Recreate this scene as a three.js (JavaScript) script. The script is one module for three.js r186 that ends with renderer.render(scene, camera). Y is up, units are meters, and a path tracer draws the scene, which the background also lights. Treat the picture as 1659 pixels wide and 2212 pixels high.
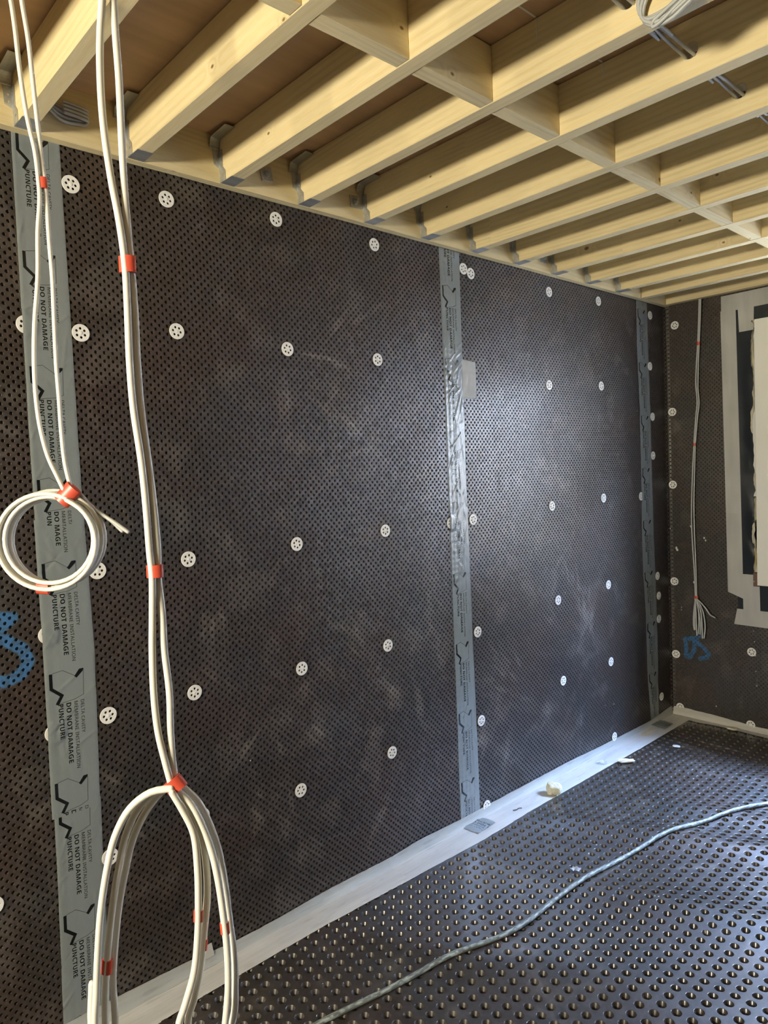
import * as THREE from 'three';
import { RoundedBoxGeometry } from 'three/addons/geometries/RoundedBoxGeometry.js';
import { mergeGeometries } from 'three/addons/utils/BufferGeometryUtils.js';
import { RectAreaLightUniformsLib } from 'three/addons/lights/RectAreaLightUniformsLib.js';

// ------------------------------------------------------------------ camera, sky, lights, exposure
RectAreaLightUniformsLib.init();
const scene = new THREE.Scene();
const D2R = Math.PI / 180;
const camera = new THREE.PerspectiveCamera(71.297, 1659 / 2212, 0.05, 60);
camera.position.set(2.057, 1.553, 4.221);
camera.rotation.set(-3.022 * D2R, 47.725 * D2R, -2.291 * D2R, 'YXZ');
scene.add(camera);
const renderer = new THREE.WebGLRenderer({ antialias: true });
renderer.toneMapping = THREE.LinearToneMapping;
renderer.toneMappingExposure = 1.07;
renderer.shadowMap.enabled = true;
renderer.shadowMap.type = THREE.PCFSoftShadowMap;
scene.background = new THREE.Color().setRGB(0.46, 0.69, 1.22);   // overcast sky seen through the window
scene.backgroundIntensity = 40;

// the window in the end wall, just right of the picture, looks into a light well: the sky shines steeply down through the well's open top
const WIN = { x0: 0.86, x1: 2.25, y0: 0.84, y1: 2.24, z: -0.25 };
const WELL = { x0: 0.45, x1: 2.7, z0: -1.05, z1: -0.33, top: 2.66 };
const dayLight = new THREE.RectAreaLight(new THREE.Color().setRGB(0.46, 0.69, 1.22), 330, WELL.x1 - WELL.x0, WELL.z1 - WELL.z0);
dayLight.position.set((WELL.x0 + WELL.x1) / 2, WELL.top, (WELL.z0 + WELL.z1) / 2);
dayLight.rotation.x = -Math.PI / 2;
dayLight.name = 'light_well_daylight';
scene.add(dayLight);

// the work lamp on its stand behind the camera
const LAMP = new THREE.Vector3(1.25, 1.74, 6.2);
const LAMP_AIM = new THREE.Vector3(0.9, 1.6, 1.6);
const LAMP_NITS = 262;

// ------------------------------------------------------------------ helpers
let seed = 7;
const rnd = () => { seed = (seed * 1664525 + 1013904223) >>> 0; return seed / 4294967296; };
const rr = (a, b) => a + (b - a) * rnd();
const clamp = (x, a, b) => Math.min(b, Math.max(a, x));
const smooth = (a, b, x) => { const t = clamp((x - a) / (b - a), 0, 1); return t * t * (3 - 2 * t); };
const V = (x, y, z) => new THREE.Vector3(x, y, z);
function hash(i, j) { let n = (i * 374761393 + j * 668265263) | 0; n = Math.imul(n ^ (n >>> 13), 1274126177); return ((n ^ (n >>> 16)) >>> 0) / 4294967296; }
function vnoise(x, y) {
  const i = Math.floor(x), j = Math.floor(y), u = x - i, v = y - j, a = u * u * (3 - 2 * u), b = v * v * (3 - 2 * v);
  return (hash(i, j) * (1 - a) + hash(i + 1, j) * a) * (1 - b) + (hash(i, j + 1) * (1 - a) + hash(i + 1, j + 1) * a) * b;
}
function fbm(x, y, n = 4) { let s = 0, a = 0.5, t = 0; for (let k = 0; k < n; k++) { s += a * vnoise(x + 17.3 * k, y - 9.1 * k); t += a; a *= 0.5; x *= 2.03; y *= 2.03; } return s / t; }
const taken = {};
const numbered = (n) => { const k = taken[n] = (taken[n] ?? -1) + 1; return k ? `${n}_${String(k).padStart(3, '0')}` : n; };
function shadowed(o) { o.castShadow = true; o.receiveShadow = true; return o; }
function part(name, g, m, parent, label) { const o = shadowed(new THREE.Mesh(g, m)); o.name = name; parent.add(o); if (label) o.userData.label = label; return o; }
function thing(name, label, category, group) { const o = new THREE.Group(); o.name = numbered(name); o.userData = { label, category }; if (group) o.userData.group = group; scene.add(o); return o; }
function single(name, g, m, label, category, group) { const o = shadowed(new THREE.Mesh(g, m)); o.name = numbered(name); o.userData = { label, category }; if (group) o.userData.group = group; scene.add(o); return o; }
function struct(name, g, m) { const o = shadowed(new THREE.Mesh(g, m)); o.name = name; o.userData.kind = 'structure'; scene.add(o); return o; }
function copy(src, label, group) { const c = src.clone(); c.name = numbered(src.name.replace(/_\d{3}$/, '')); c.userData = { ...src.userData }; if (label) c.userData.label = label; if (group) c.userData.group = group; scene.add(c); return c; }
function box(x0, x1, y0, y1, z0, z1) { const g = new THREE.BoxGeometry(x1 - x0, y1 - y0, z1 - z0); g.translate((x0 + x1) / 2, (y0 + y1) / 2, (z0 + z1) / 2); return g; }
function tube(pts, r, rad = 8, per = 6, closed = false) {
  const c = new THREE.CatmullRomCurve3(pts.map((p) => (p.isVector3 ? p : V(...p))), closed, 'centripetal');
  const g = new THREE.TubeGeometry(c, Math.max(4, pts.length * per), r, rad, closed);
  if (closed) return g;
  const n = pts.length, f = (k, d) => { const s = new THREE.SphereGeometry(r, rad, 4); const p = c.getPoint(k); s.translate(p.x, p.y, p.z); return s; };
  return mergeGeometries([g, f(0), f(1)]);
}
const lin = (r, g, b) => new THREE.Color().setRGB(r, g, b);
// uv in metres from the faces a vertex belongs to, grain along one axis
function gridUV(g, axis, su, sv, ou = 0, ov = 0) {
  const p = g.attributes.position, n = g.attributes.normal, uv = new Float32Array(p.count * 2);
  for (let i = 0; i < p.count; i++) {
    const P = [p.getX(i), p.getY(i), p.getZ(i)], N = [Math.abs(n.getX(i)), Math.abs(n.getY(i)), Math.abs(n.getZ(i))];
    const o = [0, 1, 2].filter((k) => k !== axis);
    const c = N[o[0]] > N[o[1]] ? o[1] : o[0];
    uv[2 * i] = P[axis] / su + ou; uv[2 * i + 1] = (P[c] + (c === o[1] ? 0.11 : 0)) / sv + ov;
  }
  g.setAttribute('uv', new THREE.BufferAttribute(uv, 2)); return g;
}
function dataTex(w, h, fn, srgb) {
  const d = new Uint8Array(w * h * 4);
  for (let y = 0; y < h; y++) for (let x = 0; x < w; x++) { const c = fn(x, y), k = (y * w + x) * 4; d[k] = clamp(c[0], 0, 1) * 255; d[k + 1] = clamp(c[1], 0, 1) * 255; d[k + 2] = clamp(c[2], 0, 1) * 255; d[k + 3] = 255; }
  const t = new THREE.DataTexture(d, w, h); t.magFilter = THREE.LinearFilter; t.minFilter = THREE.LinearMipmapLinearFilter; t.generateMipmaps = true;
  t.wrapS = t.wrapT = THREE.RepeatWrapping; if (srgb) t.colorSpace = THREE.SRGBColorSpace; t.needsUpdate = true; return t;
}

// ------------------------------------------------------------------ surfaces of the sheets
const TOP = 2.49;            // underside of the joists
const PLY = 2.636;           // underside of the deck above
const RC = 0.028;            // bend radius of the wall sheet in the corner
const wallH = (u, v) => 0.0030 * (fbm(u * 2.3 + 3, v * 2.3 + 1, 2) - 0.5) * 2 + 0.0016 * Math.sin(u * 9.1 + 1.3 * Math.sin(v * 3.1)) * Math.sin(v * 4.3 + u * 2.2);
const backH = (u, v) => 0.0030 * (fbm(u * 2.6 + 31, v * 2.1 + 11, 2) - 0.5) * 2;
const ridge = (x, z, ax, az, bx, bz, w, h) => {
  const dx = bx - ax, dz = bz - az, L = Math.hypot(dx, dz), t = ((x - ax) * dx + (z - az) * dz) / (L * L), d = ((x - ax) * dz - (z - az) * dx) / L;
  return h * Math.exp(-d * d / (w * w)) * smooth(-0.25, 0.15, t) * (1 - smooth(0.85, 1.25, t));
};
const floorH = (x, z) => smooth(0.11, 0.3, x) * smooth(0.05, 0.25, z) * (
  0.012 * (fbm(x * 1.9 + 5, z * 1.9 + 2, 2) - 0.5)
  + ridge(x, z, 0.22, 1.62, 1.6, 1.02, 0.085, 0.017) + ridge(x, z, 0.55, 1.15, 1.7, 0.72, 0.08, 0.012) + ridge(x, z, 0.7, 1.95, 1.9, 1.5, 0.10, 0.016)
  + ridge(x, z, 0.4, 2.55, 1.5, 2.15, 0.12, 0.007) + ridge(x, z, 0.2, 2.75, 0.7, 2.55, 0.07, 0.006) + ridge(x, z, 0.3, 0.75, 1.2, 0.45, 0.07, 0.008) - 0.004);

function leftAt(u, v) {       // u along the wall from the end of the bend, v height
  if (u >= 0) return { p: [0, v, RC + u], n: [1, 0, 0], t: [0, 0, 1] };
  const f = -u / RC; return { p: [RC - RC * Math.cos(f), v, RC - RC * Math.sin(f)], n: [Math.cos(f), 0, Math.sin(f)], t: [-Math.sin(f), 0, Math.cos(f)] };
}
function backAt(u, v) {
  if (u >= 0) return { p: [RC + u, v, 0], n: [0, 0, 1], t: [1, 0, 0] };
  const f = -u / RC; return { p: [RC - RC * Math.sin(f), v, RC - RC * Math.cos(f)], n: [Math.sin(f), 0, Math.cos(f)], t: [Math.cos(f), 0, -Math.sin(f)] };
}
const floorAt = (u, v) => ({ p: [u, 0, v], n: [0, 1, 0], t: [1, 0, 0], b: [0, 0, 1] });

// one sheet with every dimple pressed into it; rings = [radius, depth, tilt of the normal]
function dimpleSheet({ cells, corner, seg, rings, centre, at, height, uvOf, flip }) {
  const R = rings.length + 1, per = seg * R + 1, nC = cells.length;
  const pos = new Float32Array(nC * per * 3), nor = new Float32Array(nC * per * 3), uv = new Float32Array(nC * per * 2);
  const tris = seg * 2 * rings.length + seg, idx = new Uint32Array(nC * tris * 3);
  let q = 0, w = 0; const e = 0.004;
  const put = (u, v, depth, tu, tv, tw) => {
    const s = at(u, v), h = height(u, v), hu = (height(u + e, v) - h) / e, hv = (height(u, v + e) - h) / e, b = s.b || [0, 1, 0];
    const nu = tu - hu * tw, nv = tv - hv * tw, L = Math.hypot(nu, nv, tw);
    for (let k = 0; k < 3; k++) { pos[q * 3 + k] = s.p[k] + s.n[k] * (h - depth); nor[q * 3 + k] = (s.t[k] * nu + b[k] * nv + s.n[k] * tw) / L; }
    const c = uvOf(u, v); uv[q * 2] = c[0]; uv[q * 2 + 1] = c[1]; q++;
  };
  const cs = [], sn = []; for (let k = 0; k < seg; k++) { const a = (k / seg) * 2 * Math.PI; cs.push(Math.cos(a)); sn.push(Math.sin(a)); }
  for (const [cu, cv, sc = 1] of cells) {
    const base = q;
    for (let k = 0; k < seg; k++) { const m = corner(cs[k], sn[k]); put(cu + cs[k] * m, cv + sn[k] * m, 0, 0, 0, 1); }
    for (const [r, d, tilt] of rings) for (let k = 0; k < seg; k++) put(cu + cs[k] * r, cv + sn[k] * r, d * sc, -cs[k] * Math.sin(tilt), -sn[k] * Math.sin(tilt), Math.cos(tilt));
    put(cu, cv, centre * sc, 0, 0, 1);
    for (let j = 0; j < rings.length; j++) for (let k = 0; k < seg; k++) {
      const a = base + j * seg + k, b = base + j * seg + (k + 1) % seg, c = a + seg, d = b + seg;
      if (flip) { idx[w++] = a; idx[w++] = c; idx[w++] = b; idx[w++] = b; idx[w++] = c; idx[w++] = d; } else { idx[w++] = a; idx[w++] = b; idx[w++] = c; idx[w++] = b; idx[w++] = d; idx[w++] = c; }
    }
    const m = base + seg * R; for (let k = 0; k < seg; k++) { const a = m - seg + k, b = m - seg + (k + 1) % seg; idx[w++] = a; if (flip) { idx[w++] = m; idx[w++] = b; } else { idx[w++] = b; idx[w++] = m; } }
  }
  const g = new THREE.BufferGeometry();
  g.setAttribute('position', new THREE.BufferAttribute(pos, 3)); g.setAttribute('normal', new THREE.BufferAttribute(nor, 3)); g.setAttribute('uv', new THREE.BufferAttribute(uv, 2)); g.setIndex(new THREE.BufferAttribute(idx, 1));
  return g;
}

// ------------------------------------------------------------------ colours of the membrane
function paintLine(mask, w, h, pts, width, toPx, sx) {
  for (let i = 0; i + 1 < pts.length; i++) {
    const [a, b] = [toPx(pts[i]), toPx(pts[i + 1])], n = Math.ceil(Math.hypot(b[0] - a[0], b[1] - a[1])) + 1;
    for (let k = 0; k <= n; k++) {
      const x = a[0] + (b[0] - a[0]) * k / n, y = a[1] + (b[1] - a[1]) * k / n, R = width * sx;
      for (let yy = Math.max(0, Math.floor(y - R)); yy <= Math.min(h - 1, y + R); yy++) for (let xx = Math.max(0, Math.floor(x - R)); xx <= Math.min(w - 1, x + R); xx++) {
        const d = Math.hypot(xx - x, yy - y) / R; if (d < 1) { const m = (1 - smooth(0.55, 1, d)); if (m > mask[yy * w + xx]) mask[yy * w + xx] = m; }
      }
    }
  }
}
function membraneTextures(W, H, sizeU, sizeV, scuffs, blue, specks, off, base, gloss) {
  const dust = new Float32Array(W * H), paint = new Float32Array(W * H), spl = new Float32Array(W * H), sx = W / sizeU, sy = H / sizeV;
  for (const [u, v, len, ang, wid, amt] of scuffs) {
    const ca = Math.cos(ang), sa = Math.sin(ang), R = Math.max(len, wid) * 1.2;
    const x0 = Math.max(0, Math.floor((u - R) * sx)), x1 = Math.min(W - 1, Math.ceil((u + R) * sx)), y0 = Math.max(0, Math.floor((v - R) * sy)), y1 = Math.min(H - 1, Math.ceil((v + R) * sy));
    for (let y = y0; y <= y1; y++) for (let x = x0; x <= x1; x++) {
      const du = x / sx - u, dv = y / sy - v, a = (du * ca + dv * sa) / len, b = (-du * sa + dv * ca) / wid, d = a * a + b * b;
      if (d < 1) dust[y * W + x] += amt * (1 - d) * (0.15 + 1.5 * smooth(0.38, 0.75, fbm((du * ca + dv * sa) * 14 + u * 7, (-du * sa + dv * ca) * 60 + v * 5, 3)));
    }
  }
  for (const l of blue) paintLine(paint, W, H, l.pts, l.w, (p) => [p[0] * sx, p[1] * sy], sx);
  for (const [u, v, r] of specks) paintLine(spl, W, H, [[u, v], [u, v + r * 0.7]], r, (p) => [p[0] * sx, p[1] * sy], sx);
  const map = dataTex(W, H, (x, y) => {
    const u = x / sx + off, v = y / sy, k = y * W + x;
    const big = fbm(u * 1.7, v * 1.7, 3), mid = fbm(u * 9 + 4, v * 9, 3), fine = fbm(u * 120, v * 120, 2);
    const d = clamp(dust[k] + 0.28 * smooth(0.56, 0.8, mid) * (0.5 + big) + 0.10 * smooth(0.5, 0.8, fine), 0, 0.85);
    const warm = fbm(u * 5 + 50, v * 5 + 20, 3) - 0.5;
    let c = [base[0] + 0.05 * warm, base[1] - 0.005 * warm, base[2] - 0.035 * warm];
    const t = 0.85 + 0.3 * fine; c = c.map((q) => q * t);
    const dc = [0.54, 0.52, 0.485]; c = c.map((q, i) => q + (dc[i] - q) * d * 0.7);
    const pb = paint[k] * (0.62 + 0.38 * smooth(0.3, 0.6, fine)); const pc = [0.19, 0.40, 0.60]; c = c.map((q, i) => q + (pc[i] - q) * clamp(pb, 0, 0.92));
    const ws = spl[k] * smooth(0.25, 0.5, fine + 0.15); c = c.map((q) => q + (0.86 - q) * ws);
    return c;
  }, true);
  const rough = dataTex(W >> 1, H >> 1, (x, y) => {
    const k = (y * 2) * W + x * 2, u = x * 2 / sx + off, v = y * 2 / sy;
    const r = gloss + 0.10 * fbm(u * 6, v * 6, 3) + 0.18 * clamp(dust[k], 0, 1) + 0.25 * paint[k];
    return [0, r, 0];
  });
  return { map, rough };
}

// ------------------------------------------------------------------ wood, metal, plain materials
const woodTex = dataTex(1024, 512, (x, y) => {
  const u = x / 1024 * 2.6, v = y / 512 * 0.34;
  let yy = v * 46 + 2.6 * (vnoise(u * 1.3, v * 9) - 0.5) + 0.9 * Math.sin(u * 2.1 + v * 6), dark = 0;
  for (let k = 0; k < 7; k++) {
    const ku = hash(k, 3) * 2.6, kv = hash(k, 9) * 0.34, r = 0.004 + 0.006 * hash(k, 5), du = (u - ku) / 1.5, dv = v - kv, d = Math.hypot(du, dv);
    yy += 2.2 * Math.exp(-d * d / (r * r * 9)) * Math.sign(dv);
    dark = Math.max(dark, 1 - smooth(r * 0.45, r, d));
  }
  const g = 0.5 + 0.5 * Math.sin(yy * 6.283), fib = fbm(u * 30, v * 500, 2), blot = fbm(u * 3, v * 14, 3);
  const t = 0.975 - 0.05 * g * g * smooth(0.3, 0.8, blot) - 0.05 * (fib - 0.5) - 0.07 * (blot - 0.5);
  const c = [0.915 * t, 0.845 * t * (1 - 0.015 * g), 0.665 * t * (1 - 0.05 * g)];
  const kc = [0.40, 0.27, 0.15]; return c.map((q, i) => q + (kc[i] - q) * dark * 0.75);
}, true);
const M = {};
M.wood = new THREE.MeshStandardMaterial({ map: woodTex, roughness: 0.72 });
M.ledger = new THREE.MeshStandardMaterial({ map: woodTex, color: lin(0.88, 0.88, 0.86), roughness: 0.78 });
const plyTex = dataTex(1024, 1024, (x, y) => {
  const u = x / 1024 * 2, v = y / 1024 * 2, g = fbm(u * 3, v * 28, 4), b = fbm(u * 2 + 9, v * 2, 3), t = 0.86 + 0.16 * g + 0.14 * (b - 0.5);
  return [0.84 * t, 0.705 * t, 0.56 * t];
}, true);
M.ply = new THREE.MeshStandardMaterial({ map: plyTex, roughness: 0.7 });
const zincTex = dataTex(256, 256, (x, y) => { const a = fbm(x / 22, y / 22, 3), b = Math.floor(fbm(x / 40 + 7, y / 40, 2) * 9) / 9, t = 0.62 + 0.16 * a + 0.14 * b; return [t, t * 1.01, t]; }, true);
M.zinc = new THREE.MeshStandardMaterial({ map: zincTex, metalness: 0.75, roughness: 0.45 });
M.concrete = new THREE.MeshStandardMaterial({ color: lin(0.10, 0.09, 0.08), roughness: 0.9 });
M.brown = new THREE.MeshStandardMaterial({ color: lin(0.034, 0.028, 0.023), roughness: 0.5 });
M.white = new THREE.MeshStandardMaterial({ color: lin(0.80, 0.79, 0.76), roughness: 0.42 });
M.cable = new THREE.MeshPhysicalMaterial({ color: lin(0.76, 0.75, 0.68), roughness: 0.42 });
M.cableGrey = new THREE.MeshStandardMaterial({ color: lin(0.47, 0.48, 0.47), roughness: 0.45 });
M.red = new THREE.MeshStandardMaterial({ color: lin(0.56, 0.075, 0.04), roughness: 0.38 });
M.dpm = new THREE.MeshPhysicalMaterial({ color: lin(0.018, 0.022, 0.028), roughness: 0.27 });

// ------------------------------------------------------------------ the room
const LW = 4.6;                    // length of wall that carries the dimpled sheet in detail
const PITCH = 0.0245;
const wallRings = [[0.0054, 0, 0], [0.0040, 0.0062, 1.22]];
const diamond = (c, s) => (PITCH / 2) / (Math.abs(c) + Math.abs(s));
function latticeCells(u0, u1, v0, v1, keep = () => true) {
  const out = [];
  for (let j = 0; j * PITCH * 0.49 + v0 < v1; j++) for (let i = 0; ; i++) { const u = u0 + (i + (j % 2 ? 0.5 : 0)) * PITCH, v = v0 + j * PITCH * 0.49; if (u > u1) break; if (keep(u, v)) out.push([u, v]); }
  return out;
}
const diamondCell = (c, s) => 1 / (Math.abs(c) / (PITCH / 2) + Math.abs(s) / (PITCH * 0.49));
{
  // left wall: masonry with the sheet on its face
  const wl = struct('wall_left', box(-0.3, -0.016, -0.3, PLY, -0.5, 7.4), M.concrete);
  part('plain_membrane', box(-0.012, -0.003, 0, TOP, LW + 0.03, 7.4), M.brown, wl);
  const sc = [];
  const fixed = [   // wiped dust: distance along the wall, height, half length, angle, half width, amount
    [1.02, 0.93, 0.30, 1.25, 0.05, 0.5], [1.12, 1.02, 0.18, 1.15, 0.03, 0.6], [0.93, 0.80, 0.26, 1.5, 0.06, 0.42], [1.3, 0.86, 0.22, 0.9, 0.05, 0.35], [0.85, 0.6, 0.2, 1.3, 0.05, 0.3],
    [1.52, 0.62, 0.22, 1.1, 0.04, 0.35], [1.45, 0.42, 0.25, 0.4, 0.05, 0.3], [2.1, 0.9, 0.3, 1.35, 0.03, 0.3], [2.2, 0.62, 0.16, 1.4, 0.03, 0.35], [2.55, 1.05, 0.25, 1.1, 0.04, 0.25],
    [2.4, 2.16, 0.12, 2.6, 0.015, 0.5], [2.55, 2.1, 0.1, 2.3, 0.015, 0.4], [2.62, 1.98, 0.13, 0.1, 0.012, 0.55], [2.5, 1.95, 0.1, 0.15, 0.012, 0.45], [3.05, 0.62, 0.14, 2.4, 0.03, 0.35], [2.95, 0.5, 0.12, 1, 0.03, 0.3], [0.6, 0.75, 0.2, 1.3, 0.04, 0.35], [1.7, 1.95, 0.2, 2.2, 0.05, 0.2]];
  sc.push(...fixed);
  for (let k = 0; k < 110; k++) sc.push([rr(0.3, 3.9), rr(0.1, 2.4), rr(0.06, 0.3), rr(0.4, 2.6), rr(0.012, 0.07), rr(0.12, 0.4)]);
  const Z = (z) => z - RC;
  const blue = [
    { w: 0.020, pts: [[Z(3.78), 1.222], [Z(3.725), 1.212], [Z(3.75), 1.19]] },
    { w: 0.021, pts: [[Z(3.80), 1.17], [Z(3.745), 1.155], [Z(3.705), 1.125], [Z(3.692), 1.09], [Z(3.71), 1.058], [Z(3.75), 1.045], [Z(3.80), 1.06]] }];
  const specks = []; for (let k = 0; k < 26; k++) specks.push([rr(0.2, 3.8), rr(0.1, 2.3), rr(0.0015, 0.003)]);
  const T = membraneTextures(2048, 1128, 4.66, 2.52, sc, blue, specks, 0, [0.205, 0.178, 0.158], 0.45);
  M.membraneLeft = new THREE.MeshPhysicalMaterial({ map: T.map, roughnessMap: T.rough, roughness: 1, ior: 1.55, clearcoat: 0.25, clearcoatRoughness: 0.24 });
  const g = dimpleSheet({ cells: latticeCells(-0.014, LW, 0, TOP), corner: diamondCell, seg: 8, rings: wallRings, centre: 0.0074, at: leftAt, height: wallH, uvOf: (u, v) => [(u + 0.03) / 4.66, v / 2.52], flip: true });
  part('dimpled_membrane', g, M.membraneLeft, wl, 'dark brown plastic sheet pressed with rows of small round dimples');
}
{
  // end wall with the window opening
  const wb = struct('wall_back', mergeGeometries([
    box(-0.3, WIN.x0, -0.3, PLY, WIN.z - 0.06, -0.014), box(WIN.x1, 3.9, -0.3, PLY, WIN.z - 0.06, -0.014),
    box(WIN.x0, WIN.x1, -0.3, WIN.y0, WIN.z - 0.06, -0.014), box(WIN.x0, WIN.x1, WIN.y1, PLY, WIN.z - 0.06, -0.014)]), M.concrete);
  const sc = []; for (let k = 0; k < 14; k++) sc.push([rr(0, 1.2), rr(0.1, 2.3), rr(0.05, 0.2), rr(0.4, 2.6), rr(0.01, 0.04), rr(0.06, 0.2)]);
  const X = (x) => x - RC;
  const blue = [{ w: 0.0165, pts: [[X(0.165), 0.49], [X(0.118), 0.478], [X(0.128), 0.43], [X(0.122), 0.378], [X(0.145), 0.37], [X(0.175), 0.42], [X(0.178), 0.485], [X(0.205), 0.512]] },
    { w: 0.0155, pts: [[X(0.18), 0.478], [X(0.225), 0.445], [X(0.262), 0.41], [X(0.245), 0.385], [X(0.21), 0.372]] }, { w: 0.022, pts: [[X(0.128), 0.378], [X(0.14), 0.376]] }];
  const specks = [];
  for (const [x, y, r] of [[0.245, 1.10, 0.006], [0.253, 1.085, 0.005], [0.075, 1.03, 0.008], [0.08, 1.02, 0.007], [0.165, 1.165, 0.006], [0.18, 0.83, 0.006], [0.1, 0.67, 0.004], [0.1, 0.655, 0.003], [0.52, 0.52, 0.003], [0.522, 0.44, 0.004], [0.525, 0.35, 0.003], [0.527, 0.27, 0.007], [0.528, 0.3, 0.003], [0.515, 0.58, 0.003], [0.04, 1.15, 0.004], [0.3, 0.1, 0.004]]) specks.push([X(x), y, r]);
  const T = membraneTextures(1024, 1536, 1.62, 2.52, sc, blue, specks, 20, [0.205, 0.178, 0.158], 0.45);
  M.membraneBack = new THREE.MeshPhysicalMaterial({ map: T.map, roughnessMap: T.rough, roughness: 1, ior: 1.55, clearcoat: 0.25, clearcoatRoughness: 0.24 });
  const keep = (u, v) => { const x = u + RC; return x < 0.46 || v < 0.72 || v > 2.4; };
  const g = dimpleSheet({ cells: latticeCells(-0.008, 1.5, 0, TOP, keep), corner: diamondCell, seg: 8, rings: wallRings, centre: 0.0074, at: backAt, height: backH, uvOf: (u, v) => [(u + 0.03) / 1.62, v / 2.52] });
  part('dimpled_membrane', g, M.membraneBack, wb, 'dark brown plastic sheet pressed with rows of small round dimples');
}
{
  const fl = struct('floor', box(-0.3, 3.9, -0.3, -0.03, -0.5, 7.6), M.concrete);
  part('plain_membrane', mergeGeometries([box(2.5, 3.6, -0.03, -0.004, 0, 7.4), box(0, 2.5, -0.03, -0.004, 4.1, 7.4)]), M.brown, fl);
  const sc = []; for (let k = 0; k < 40; k++) sc.push([rr(0.1, 2.3), rr(0.1, 4), rr(0.05, 0.25), rr(0, 3.1), rr(0.02, 0.07), rr(0.1, 0.3)]);
  sc.push([0.55, 0.35, 0.35, 0.1, 0.06, 0.5], [0.3, 0.45, 0.2, 0.2, 0.08, 0.35]);
  const specks = []; for (let k = 0; k < 60; k++) specks.push([rr(0.15, 1.6), rr(0.1, 3.2), rr(0.0015, 0.0035)]);
  const T = membraneTextures(1280, 2048, 2.52, 4.14, sc, [], specks, 40, [0.19, 0.163, 0.138], 0.42);
  M.membraneFloor = new THREE.MeshPhysicalMaterial({ map: T.map, roughnessMap: T.rough, roughness: 1, ior: 1.7, clearcoat: 0.8, clearcoatRoughness: 0.15 });
  const P = 0.0447, cells = [];
  for (let j = 0; j * P < 4.08; j++) for (let i = 0; i * P < 2.5; i++) cells.push([(i + 0.5) * P, (j + 0.5) * P, 0.93 + 0.14 * hash(i, j)]);
  const sq = (c, s) => (P / 2) / Math.max(Math.abs(c), Math.abs(s));
  const g = dimpleSheet({ cells, corner: (c, s) => sq(c, s), seg: 16, rings: [[0.0152, 0, 0], [0.0141, 0.0012, 1.06], [0.0068, 0.0150, 1.10], [0.0056, 0.0164, 0.25]], centre: 0.0167, at: floorAt, height: floorH, uvOf: (u, v) => [u / 2.52, v / 4.14], flip: true });
  part('dimpled_membrane', g, M.membraneFloor, fl, 'dark brown plastic sheet with large round dimples, lying in low waves');
}
struct('wall_light_well', mergeGeometries([box(WELL.x0 - 0.1, WELL.x1 + 0.1, 0.2, 0.32, WELL.z0, WELL.z1 + 0.02), box(WELL.x0 - 0.1, WELL.x1 + 0.1, 0.2, WELL.top, WELL.z0 - 0.1, WELL.z0), box(WELL.x0 - 0.1, WELL.x0, 0.32, WELL.top, WELL.z0, WELL.z1 + 0.02), box(WELL.x1, WELL.x1 + 0.1, 0.32, WELL.top, WELL.z0, WELL.z1 + 0.02), box(-0.3, 3.9, PLY + 0.2, WELL.top + 0.9, WELL.z1 + 0.02, -0.1)]), new THREE.MeshStandardMaterial({ color: lin(0.86, 0.71, 0.53), roughness: 0.9 }));
struct('wall_right', box(3.6, 3.9, -0.3, PLY, -0.5, 7.6), M.concrete);
struct('wall_front', box(-0.3, 3.9, -0.3, PLY, 7.4, 7.7), M.concrete);
{
  const ce = struct('ceiling', box(-0.3, 3.9, PLY + 0.018, PLY + 0.2, -0.5, 7.7), M.ply);
  for (const [x0, x1] of [[-0.02, 1.0185], [1.0215, 2.218], [2.221, 3.62]]) part('deck_board', gridUV(box(x0, x1, PLY, PLY + 0.018, -0.02, 7.42), 2, 2, 2, x0), M.ply, ce);
}
{
  // window in the end wall: frame, glass, sill
  const w = new THREE.Group(); w.name = 'window_1'; w.userData.kind = 'structure'; scene.add(w);
  const f = 0.05, z0 = WIN.z - 0.05, z1 = WIN.z;
  part('window_frame', mergeGeometries([box(WIN.x0, WIN.x0 + f, WIN.y0, WIN.y1, z0, z1), box(WIN.x1 - f, WIN.x1, WIN.y0, WIN.y1, z0, z1), box(WIN.x0 + f, WIN.x1 - f, WIN.y0, WIN.y0 + f, z0, z1), box(WIN.x0 + f, WIN.x1 - f, WIN.y1 - f, WIN.y1, z0, z1)]), M.white, w);
  part('window_sill', box(WIN.x0 + 0.004, WIN.x1, WIN.y0 - 0.02, WIN.y0, WIN.z, 0.12), M.white, w);
  const glass = part('pane', box(WIN.x0 + f, WIN.x1 - f, WIN.y0 + f, WIN.y1 - f, WIN.z - 0.028, WIN.z - 0.024), new THREE.MeshPhysicalMaterial({ transmission: 1, thickness: 0, roughness: 0, color: 0xffffff }), w);
  glass.castShadow = false;
}

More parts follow.
